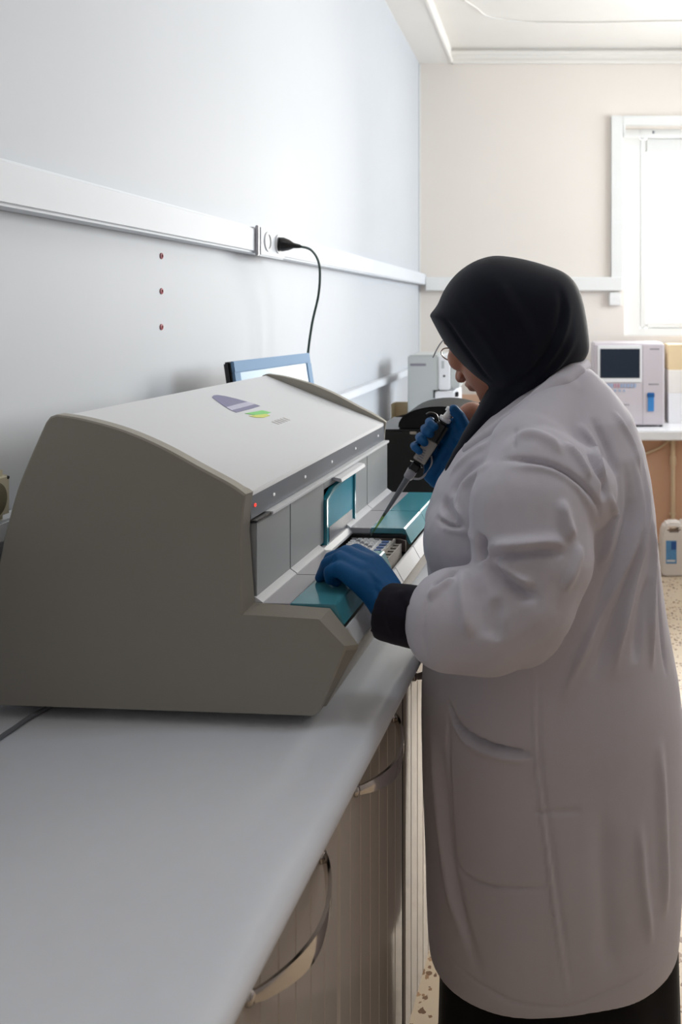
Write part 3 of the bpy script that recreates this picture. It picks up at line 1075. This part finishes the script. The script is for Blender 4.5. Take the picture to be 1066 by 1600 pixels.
# --- body: one continuous skin
bm = bmesh.new()
hell(bm, -.012, .012, 0, .092, .100, .074)
hell(bm, .030, -.045, 0, .062, .065, .058)
hell(bm, .055, -.085, 0, .034, .026, .036)
hell(bm, .078, -.092, 0, .016, .015, .020)               # chin
hell(bm, .088, -.055, 0, .014, .017, .027)               # mouth area
hell(bm, .100, -.050, 0, .008, .0055, .021)              # upper lip
hell(bm, .097, -.062, 0, .009, .0065, .018)              # lower lip
hell(bm, .070, .030, .0, .020, .012, .055)               # brow
for s in (-1, 1):
    hell(bm, .066, -.012, s * .036, .024, .026, .026)    # cheek
    hell(bm, .073, .012, s * .030, .014, .009, .015)     # closed lid
    hell(bm, -.015, -.015, s * .076, .018, .028, .008)   # ear
chain(bm, [(hp(.082, .016), .008), (hp(.105, -.010), .010), (hp(.117, -.024), .0125)])
for s in (-1, 1): ball(bm, hp(.104, -.028, s * .012), .0085)
chain(bm, [(hp(-.03, -.04), .055), (V((-.03, 1.48, 1.36)), .056), (V((.005, 1.475, 1.30)), .07)])
chain(bm, [(V((.0, 1.475, 1.27)), .10), (V((.0, 1.475, 1.05)), .13), (V((.0, 1.475, .85)), .145)])
for s in (-1, 1):
    y = 1.475 + s * .075
    chain(bm, [(V((.01, y, .84)), .10), (V((.0, y, .55)), .065), (V((.01, y, ZF + .09)), .042), (V((.0, y, ZF + .04)), .036)])
    chain(bm, [(V((.02, y, ZF + .037)), .033), (V((-.06, y, ZF + .034)), .030), (V((-.15, y, ZF + .028)), .024)])
# left arm (near), right arm (far)
LW = at(604, 942, 1.252)
chain(bm, [(V((-.01, 1.44, 1.25)), .08), (V((-.035, 1.31, 1.20)), .062), (V((-.021, 1.235, 1.05)), .048), (V((-.12, 1.23, 1.045)), .042), (LW, .026)])
RW = at(714, 664, 1.615)
RE = V((-.055, 1.715, 1.235))
chain(bm, [(V((-.01, 1.50, 1.25)), .08), (V((-.035, 1.64, 1.22)), .060), (RE, .046), (at(737, 652, 1.635), .0315), (at(721, 659, 1.625), .021)])
body = worn('body', remeshed(bm, .0042, 5), M_SKIN)

# --- lab coat: torso rings + sleeves grown into one skin
RG = [(.362, -.222, .236, 1.300, 1.68), (.40, -.225, .238, 1.292, 1.68), (.47, -.228, .240, 1.284, 1.68), (.558, -.230, .241, 1.276, 1.68),
      (.676, -.234, .241, 1.270, 1.68), (.793, -.236, .237, 1.270, 1.68), (.852, -.236, .230, 1.272, 1.68), (.911, -.232, .220, 1.275, 1.68),
      (.970, -.226, .211, 1.275, 1.68), (1.028, -.224, .204, 1.275, 1.68), (1.087, -.231, .198, 1.275, 1.68), (1.146, -.232, .193, 1.275, 1.68),
      (1.205, -.213, .184, 1.285, 1.67), (1.264, -.175, .170, 1.30, 1.655), (1.322, -.115, .146, 1.335, 1.615), (1.37, -.062, .106, 1.385, 1.565), (1.405, -.030, .068, 1.415, 1.53)]
bm = bmesh.new()
rows = []
NA = 72
for z, x0, x1, y0, y1 in RG:
    cx, cy, a, b = (x0 + x1) / 2, (y0 + y1) / 2, (x1 - x0) / 2, (y1 - y0) / 2
    row = []
    for k in range(NA):
        t = 2 * PI * k / NA
        ct_, st_ = math.cos(t), math.sin(t)
        e = 2 / 2.25
        row.append(bm.verts.new((cx + a * math.copysign(abs(ct_) ** e, ct_), cy + b * math.copysign(abs(st_) ** e, st_), z)))
    rows.append(row)
for p, q in zip(rows, rows[1:]):
    for k in range(NA):
        bm.faces.new((p[k], p[(k + 1) % NA], q[(k + 1) % NA], q[k]))
bm.faces.new(rows[0][::-1]); bm.faces.new(rows[-1])
# near shoulder, upper sleeve, elbow, forearm, cuff
chain(bm, [(V((.015, 1.42, 1.36)), .045), (V((-.03, 1.345, 1.275)), .078), (V((-.032, 1.290, 1.20)), .102), (V((-.028, 1.264, 1.128)), .099),
           (V((-.044, 1.240, 1.070)), .087), (V((-.092, 1.228, 1.044)), .085), (V((-.150, 1.226, 1.044)), .078), (V((-.199, 1.229, 1.044)), .062)], end=False)
ball(bm, (-.050, 1.245, 1.043), .080)
chain(bm, [(V((-.02, 1.30, 1.25)), .08), (V((.03, 1.31, 1.22)), .08)])
# bust
ball(bm, (-.13, 1.40, 1.12), (.098, .11, .10)); ball(bm, (-.13, 1.56, 1.12), (.098, .11, .10))
# far shoulder and sleeve
chain(bm, [(V((.015, 1.53, 1.36)), .045), (V((-.03, 1.60, 1.275)), .075), (V((-.045, 1.67, 1.22)), .085), (V((-.05, 1.715, 1.215)), .075), (V((-.085, 1.69, 1.262)), .058)], end=False)
cme = remeshed(bm, .0042, 9)


def catmull(pts, step=3.0):
    P_ = [np.array(p, float) for p in pts]
    out = []
    for i in range(len(P_) - 1):
        p0, p1, p2, p3 = P_[max(i - 1, 0)], P_[i], P_[i + 1], P_[min(i + 2, len(P_) - 1)]
        n = max(2, int(np.linalg.norm(p2 - p1) / step))
        for k in range(n):
            t = k / n
            out.append(.5 * ((2 * p1) + (p2 - p0) * t + (2 * p0 - 5 * p1 + 4 * p2 - p3) * t * t + (3 * p1 - p0 - 3 * p2 + p3) * t ** 3))
    out.append(P_[-1])
    return out


def folded(me, folds, noise=0.0, nscale=9.0):
    """press creases and raise folds along lines lying on the cloth"""
    bmt = bmesh.new(); bmt.from_mesh(me)
    bvh = BVHTree.FromBMesh(bmt); bmt.free()
    nv = len(me.vertices)
    co = np.empty(nv * 3, np.float32); me.vertices.foreach_get('co', co); co = co.reshape(-1, 3)
    no = np.array([v.normal[:] for v in me.vertices], np.float32)
    disp = np.zeros(nv)
    for line, amp, wid in folds:
        pts = []
        for p in catmull(line):
            d = (at(p[0], p[1], 1.0) - V((0, 0, EYE))).normalized()
            h = bvh.ray_cast(V((0, 0, EYE)), d)
            if h[0] is not None: pts.append(np.array(h[0]))
        if len(pts) < 2: continue
        pts = np.array(pts)
        lo, hi = pts.min(0) - 3 * wid, pts.max(0) + 3 * wid
        idx = np.nonzero(((co > lo) & (co < hi)).all(1))[0]
        if len(idx) == 0: continue
        tt = np.linspace(0, 1, len(pts))
        tap = np.clip(np.minimum(tt, 1 - tt) * 3.2 + .04, 0, 1); tap = tap * tap * (3 - 2 * tap)
        D = np.linalg.norm(co[idx][:, None, :] - pts[None], axis=2)
        j = D.argmin(1); dm = D[np.arange(len(idx)), j]
        disp[idx] += 1.55 * amp * tap[j] * np.exp(-(dm / (wid * .78)) ** 2)
    if noise:
        from mathutils import noise as nz_
        for i in range(nv):
            p = V(co[i])
            disp[i] += noise * nz_.noise(V((p.x * nscale, p.y * nscale, p.z * nscale * .35)))
    co = co + no * disp[:, None].astype(np.float32)
    me.vertices.foreach_set('co', co.reshape(-1))
    me.update()
    return bvh


FOLDS = [
    # armhole seam of the dropped shoulder and its lip
    ([(776, 722), (808, 719), (848, 724), (880, 736), (912, 760), (934, 788), (939, 818)], -.0065, .005),
    ([(790, 730), (848, 733), (878, 745), (908, 769), (926, 796)], .0035, .007),
    ([(804, 706), (806, 685), (808, 668)], -.003, .004),
    ([(920, 700), (936, 732), (948, 756), (944, 784)], -.010, .008),
    # elbow creases
    ([(756, 835), (752, 858), (756, 876)], -.020, .012),
    ([(752, 874), (790, 868), (850, 862), (885, 864)], -.010, .010),
    ([(760, 856), (812, 852), (860, 848), (890, 854)], .009, .012),
    ([(756, 878), (790, 906), (818, 926), (848, 934)], -.011, .010),
    ([(776, 876), (806, 900), (834, 916)], .007, .010),
    ([(726, 886), (724, 920), (728, 965), (735, 1000)], .009, .012),
    ([(745, 900), (752, 950), (758, 1000)], -.006, .014),
    ([(775, 930), (775, 975), (774, 1005)], -.006, .012),
    ([(676, 918), (694, 905), (714, 890)], -.010, .007),
    ([(668, 935), (690, 915), (712, 905)], .006, .009),
    ([(664, 935), (661, 970), (664, 1010), (672, 1036)], -.0018, .003),
    ([(876, 780), (884, 815), (894, 845)], .009, .011),
    ([(908, 850), (896, 890), (880, 925)], .006, .012),
    ([(774, 724), (742, 742), (722, 768), (724, 810), (745, 850)], .006, .011),
    ([(760, 720), (730, 738), (708, 770), (712, 810)], -.005, .010),
    # chest
    ([(678, 806), (690, 814), (704, 820), (730, 822)], -.008, .005),
    ([(690, 824), (712, 830), (735, 832)], .004, .006),
    ([(690, 780), (700, 800), (716, 815)], -.008, .009),
    ([(703, 770), (715, 795), (722, 815)], .006, .008),
    ([(700, 742), (730, 715), (770, 690)], .004, .008),
    # shoulder and yoke
    ([(800, 690), (830, 680), (860, 690), (880, 710)], .006, .012),
    ([(880, 690), (905, 715), (925, 750)], .006, .008),
    ([(905, 660), (925, 690), (940, 730), (955, 770)], .007, .008),
    ([(925, 650), (950, 700), (965, 745)], -.006, .009),
    ([(955, 640), (985, 690), (1000, 740)], .005, .008),
    # long back folds
    ([(955, 770), (960, 805), (952, 850), (936, 890)], .008, .009),
    ([(975, 720), (985, 790), (975, 850), (952, 920), (925, 990), (900, 1030)], -.009, .013),
    ([(985, 700), (998, 770), (992, 830), (966, 900), (930, 980), (896, 1056), (880, 1100)], .010, .010),
    ([(1000, 850), (980, 920), (955, 990), (925, 1070)], -.007, .014),
    ([(1004, 710), (1010, 775), (1004, 840), (986, 920), (968, 1000), (960, 1060)], .008, .009),
    ([(1012, 900), (1000, 960), (990, 1040)], -.006, .012),
    ([(1016, 780), (1018, 870), (1014, 960), (1018, 1050)], .008, .008),
    ([(1030, 880), (1034, 980), (1042, 1060)], -.005, .008),
    # below the sleeve
    ([(834, 1040), (836, 1120), (838, 1180), (846, 1260), (854, 1320), (864, 1400), (876, 1490), (890, 1575)], .0030, .0028),
    ([(842, 1040), (844, 1180), (862, 1320), (884, 1480), (896, 1570)], -.0022, .004),
    ([(701, 1094), (706, 1112), (716, 1132), (736, 1150), (772, 1165), (806, 1172), (836, 1178)], -.016, .0040),
    ([(708, 1124), (720, 1146), (740, 1163), (775, 1177), (832, 1188)], .006, .008),
    ([(703, 1110), (700, 1180), (703, 1260), (708, 1330)], -.004, .006),
    ([(708, 1335), (722, 1362), (752, 1380), (800, 1387), (858, 1388)], -.004, .005),
    ([(672, 1110), (680, 1200), (690, 1300), (706, 1400), (740, 1500)], .005, .014),
    ([(690, 1150), (700, 1300), (720, 1420), (755, 1530)], -.005, .014),
    ([(1000, 1280), (1006, 1380), (1018, 1480)], .005, .010),
    ([(1030, 1150), (1036, 1300), (1040, 1440)], .006, .012),
    ([(940, 1250), (946, 1400), (955, 1540)], -.004, .022),
    ([(822, 1266), (860, 1270), (912, 1268)], -.0025, .006),
    ([(690, 1478), (730, 1520), (790, 1558), (840, 1572), (890, 1576), (945, 1556), (1000, 1528), (1040, 1495)], -.002, .004),
]
folded(cme, FOLDS, .006, 7.0)
coat = worn('lab_coat', cme, M_COAT)
# collar standing around the neck, under the scarf
bm = bmesh.new()
cp = [at(906, 571, 1.50), at(896, 580, 1.43), at(874, 598, 1.395), at(846, 622, 1.38), at(812, 649, 1.375), at(775, 678, 1.38), at(735, 706, 1.40)]
for i in range(len(cp) - 1):
    for k in range(6):
        p = cp[i].lerp(cp[i + 1], k / 6)
        d = (cp[i + 1] - cp[i]).normalized()
        ball(bm, p, (.024, .012, .016), 2)
worn('collar', remeshed(bm, .004, 6), M_COAT, coat).location = (0, 0, 0)

# --- skirt
bm = bmesh.new()
rows = []
for z, sc in ((ZF + .02, 1.03), (.3, 1.0), (.4, .985), (.7, .95), (.9, .88)):
    row = []
    for k in range(120):
        t = 2 * PI * k / 120
        w = 1 + .018 * math.sin(11 * t) * (1 - z)
        row.append(bm.verts.new((.015 + .222 * sc * w * math.cos(t), 1.485 + .178 * sc * w * math.sin(t), z)))
    rows.append(row)
for p, q in zip(rows, rows[1:]):
    for k in range(120): bm.faces.new((p[k], p[(k + 1) % 120], q[(k + 1) % 120], q[k]))
bm.faces.new(rows[-1])
worn('skirt', bm_mesh(bm), M_SKIRT)
for s in (-1, 1):
    bm = bmesh.new()
    y = 1.475 + s * .075
    chain(bm, [(V((.02, y, ZF + .040)), .040), (V((-.06, y, ZF + .038)), .038), (V((-.155, y, ZF + .033)), .033)])
    for v in bm.verts: v.co.z = max(v.co.z, ZF + .001)
    worn('shoe', remeshed(bm, .006, 3), M_BLACK)

# --- headscarf: dome over the head, tail wrapped under the chin to the chest
SC = at(808, 508, 1.49)
OUT = [(671, 492), (684, 476), (692, 458), (705, 438), (722, 421), (745, 407), (771, 400), (795, 402), (825, 408), (852, 415), (878, 424), (896, 438), (908, 460), (916, 492),
       (921, 525), (922, 545), (917, 560), (904, 573), (885, 592), (850, 616), (805, 622), (766, 606), (742, 590), (724, 570), (709, 553), (694, 534), (682, 513)]
OUT = [tuple(p) for p in catmull(OUT + [OUT[0]], 6.0)][:-1]
bm = bmesh.new()
NR = 14
rings = {1: [], -1: []}
edge = [bm.verts.new(at(p[0], p[1], 1.49)) for p in OUT]
for s in (1, -1):
    for j in range(NR - 1, 0, -1):
        r = math.sin(PI / 2 * j / NR)
        h = .112 * (1 - r ** 3.2) ** .5
        rings[s].append([bm.verts.new(SC.lerp(at(p[0], p[1], 1.49), r) + V((0, s * h, 0))) for p in OUT])
    c_ = bm.verts.new(SC + V((0, s * .112, 0)))
    prev = edge
    n = len(OUT)
    for ring in rings[s]:
        for k in range(n): bm.faces.new((prev[k], prev[(k + 1) % n], ring[(k + 1) % n], ring[k]))
        prev = ring
    for k in range(n): bm.faces.new((prev[k], prev[(k + 1) % n], c_))
for Y in (1.47, 1.53):
    chain(bm, [(at(850, 575, Y), .060), (at(806, 610, Y), .050), (at(776, 655, Y - .01), .042), (at(748, 694, Y - .02), .036), (at(728, 716, Y - .03), .027), (at(712, 733, Y - .035), .019)])
sme = remeshed(bm, .005, 5)
SF = [
    ([(893, 470), (880, 520), (850, 570), (800, 625), (765, 665)], .005, .010),
    ([(905, 520), (880, 560), (840, 600), (790, 655), (750, 700)], .005, .010),
    ([(870, 440), (880, 480), (868, 530), (838, 575), (790, 612)], -.005, .012),
    ([(760, 420), (800, 480), (830, 540), (820, 590)], .003, .016),
    ([(700, 450), (740, 500), (780, 560), (790, 600)], .003, .014),
    ([(775, 640), (745, 680), (715, 722)], -.005, .008),
    ([(682, 490), (695, 500), (722, 540), (752, 580), (775, 602)], -.003, .006),
]
folded(sme, SF, .003, 10)
worn('headscarf', sme, M_SCARF)
# glasses: a thin temple and rim in front of the eyes
bm = bmesh.new()
for s in (-1, 1):
    ring_ = [hp(.090, .012 + .014 * math.sin(2 * PI * k / 16), s * .033 + .020 * math.cos(2 * PI * k / 16)) for k in range(17)]
    tube(bm, ring_, .0013, 6)
    tube(bm, [hp(.108, .018, s * .058), hp(.06, .02, s * .074), hp(.0, .018, s * .078)], .0014, 6)
tube(bm, [hp(.108, .014, -.008), hp(.112, .018, 0), hp(.108, .014, .008)], .0013, 6)
worn('glasses', bm_mesh(bm), M_CHROME)

# --- dark undersleeve at the near wrist
bm = bmesh.new()
chain(bm, [(at(700, 972, 1.226), .046), (at(655, 966, 1.232), .0455), (at(630, 960, 1.238), .0450), (at(601, 953, 1.247), .0425)], end=False)
ume = remeshed(bm, .0035, 3)
folded(ume, [([(632, 925), (636, 960), (630, 1000)], -.007, .006), ([(622, 922), (640, 945), (660, 940)], .004, .006), ([(612, 925), (606, 955), (614, 995)], .002, .004)], .003, 20)
worn('undersleeve', ume, M_UNDER)
bm = bmesh.new()
chain(bm, [(V((-.07, 1.70, 1.25)), .045), (at(748, 650, 1.645), .038)], end=False)
worn('undersleeve', remeshed(bm, .005, 3), M_UNDER)

# --- left glove: palm down, fingers bent over the teal cover
bm = bmesh.new()
kn = [(at(531, 889, 1.262), .0125), (at(530, 875, 1.279), .013), (at(541, 866, 1.297), .0135), (at(557, 863, 1.317), .0135)]       # little .. index knuckle
wr = [at(600, 946, 1.246), at(604, 932, 1.256), at(610, 920, 1.266)]
for i, (k, r) in enumerate(kn):
    w = wr[min(i, 2)]
    mid = w.lerp(k, .55) + V((.004, 0, .005))
    chain(bm, [(w, .019), (mid, .0185), (k, r + .001)])
chain(bm, [(wr[0], .018), (wr[2], .018)])
chain(bm, [(at(625, 953, 1.243), .036), (at(603, 938, 1.254), .030), (at(585, 918, 1.264), .026)], start=False)
pip = [at(516, 893, 1.262), at(511, 881, 1.288), at(516, 872, 1.312), at(535, 866, 1.34)]
mdp = [at(517, 904, 1.276), at(505, 894, 1.300), at(507, 888, 1.322), at(524, 880, 1.352)]
tip = [at(527, 909, 1.280), at(500, 902, 1.302), at(502, 898, 1.322), at(516, 889, 1.358)]
for i in range(4):
    chain(bm, [(kn[i][0], kn[i][1]), (pip[i], .0105), (mdp[i], .0095), (tip[i], .0085)])
chain(bm, [(at(606, 918, 1.275), .019), (at(590, 890, 1.315), .016), (at(568, 876, 1.345), .0125), (at(545, 876, 1.365), .010)])   # thumb
gme = remeshed(bm, .0024, 5)
folded(gme, [([(585, 915), (592, 930), (590, 950)], -.002, .004), ([(575, 890), (590, 905), (603, 915)], .0015, .004), ([(524, 880), (522, 872), (530, 862)], -.0015, .003)], .0012, 40)
glv = worn('glove', gme, M_GLOVE)

# --- pipette held in the right hand
T0 = at(579, 838, 1.556)
T1 = at(699, 650, 1.585)
AX = (T1 - T0).normalized()
LEN = (T1 - T0).length
CD_ = (V((0, 0, EYE)) - (T0 + T1) / 2)
CD_ = (CD_ - AX * CD_.dot(AX)).normalized()            # towards the camera
LD = CD_.cross(AX).normalized()
if LD.x > 0: LD = -LD                                  # towards the bench


def ax(t, l=0.0, c=0.0):
    return T0 + AX * (LEN * t) + LD * l + CD_ * c


PI_O = empty('pipette', T0, 0, 'grey and black hand pipette with yellowish tip held over the white sample plate', 'pipette')


def pp(name, bm, m, parent=None, smooth=40):
    o = build(name, bm, m, parent or PI_O, smooth=smooth)
    if o.parent is PI_O: o.location = -T0
    return o


bm = bmesh.new(); lathe(bm, [(0, .0008), (.02, .0016), (.05, .0031), (.052, .0034)], T0, T1, 16); pp('tip', bm, M_TIP)
bm = bmesh.new(); lathe(bm, [(.045, .0028), (.06, .0036), (.10, .0052), (.128, .0062), (.130, .0072), (.132, .0085), (.150, .0098), (.152, .0085)], T0, T1, 22); pp('shaft', bm, M_GREYP)
bm = bmesh.new(); lathe(bm, [(.131, .0085), (.133, .0095), (.150, .0105), (.152, .009)], T0, T1, 22); pp('collar', bm, M_LEDGE)


def rbox_ax(bm, t0, t1, l0, l1, c0, c1, bev):
    t = bmesh.new()
    box(t, l0, l1, c0, c1, t0 * LEN, t1 * LEN, bev, 3)
    M = Matrix.Translation(T0) @ Matrix((LD, CD_, AX)).transposed().to_4x4()
    t.transform(M)
    if M.determinant() < 0: bmesh.ops.reverse_faces(t, faces=t.faces[:])
    merge(bm, t)


bm = bmesh.new(); rbox_ax(bm, .525, .62, -.0145, .014, -.014, .014, .007); rbox_ax(bm, .60, .96, -.0155, .0155, -.016, .015, .008)
hb = pp('handle', bm, M_BLACK)
bm = bmesh.new(); rbox_ax(bm, .625, .80, -.0145, .0125, .0135, .0165, .002); pp('label_panel', bm, M_LBL, hb)
for k in range(5):
    bm = bmesh.new(); rbox_ax(bm, .64 + .018 * k, .648 + .018 * k, -.006 + .001 * k, .006 - .002 * (k % 2), .0160, .0169, .0003); pp('printed_mark', bm, M_MARK2, hb)
bm = bmesh.new(); lathe(bm, [(LEN * .955, .010), (LEN * .965, .0125), (LEN * .985, .0125), (LEN * .99, .008), (LEN * 1.03, .0065), (LEN * 1.032, .0105), (LEN * 1.06, .0105), (LEN * 1.065, .008)], T0, T1, 24)
o = pp('plunger', bm, M_WHITE); o['label'] = 'white plunger ring'
bm = bmesh.new(); tube(bm, [ax(.50, -.010, .004), ax(.53, -.022, .006), ax(.60, -.027, .004), ax(.66, -.024, .002), ax(.70, -.016, 0)], .0022); pp('ejector_arm', bm, M_LEDGE)
bm = bmesh.new(); tube(bm, [ax(.92, .010, -.004), ax(.955, .020, -.006), ax(.945, .031, -.006), ax(.925, .034, -.006)], .0045); pp('finger_rest', bm, M_BLACK)

# --- right glove: fingers curl round the handle, thumb on top
bm = bmesh.new()
PALM = [ax(.92, -.034, -.012), ax(.82, -.036, -.012), ax(.70, -.036, -.010), ax(.585, -.036, -.006)]
for i, t in enumerate((.905, .845, .775, .705)):
    r0 = (.0092, .0098, .0098, .0088)[i]
    R_ = .0245
    pts = [(PALM[i], .014)]
    for phi in (-95, -60, -25, 10, 42, 70):
        a = math.radians(phi)
        rr = R_ + (.002 if phi > 30 else 0)
        dt = -.0006 * (phi + 95) / 10
        pts.append((ax(t + dt, rr * math.cos(a) * .98, rr * math.sin(a)), r0 - .0002 * (phi + 95) / 20))
    chain(bm, pts)
for a_i, b_i in ((0, 1), (1, 2), (2, 3)):
    chain(bm, [(PALM[a_i], .016), (PALM[b_i], .016)])
HEEL = [ax(.90, -.052, -.004), ax(.80, -.058, -.006), ax(.68, -.056, -.008), ax(.57, -.050, -.008)]
for i in range(4):
    chain(bm, [(PALM[i], .016), (HEEL[i], .015)])
    chain(bm, [(HEEL[i], .016), (HEEL[max(i - 1, 0)], .016)])
WR2 = at(712, 664, 1.615)
chain(bm, [(HEEL[0], .018), (WR2, .029)], end=False)
chain(bm, [(HEEL[2], .017), (WR2, .022)], end=False)
chain(bm, [(HEEL[0], .017), (ax(.99, -.044, .0), .0145), (ax(1.045, -.022, .004), .0115), (ax(1.062, -.004, .004), .0105)])      # thumb
gme = remeshed(bm, .0018, 3)
folded(gme, [], .0009, 45)
worn('glove', gme, M_GLOVE)
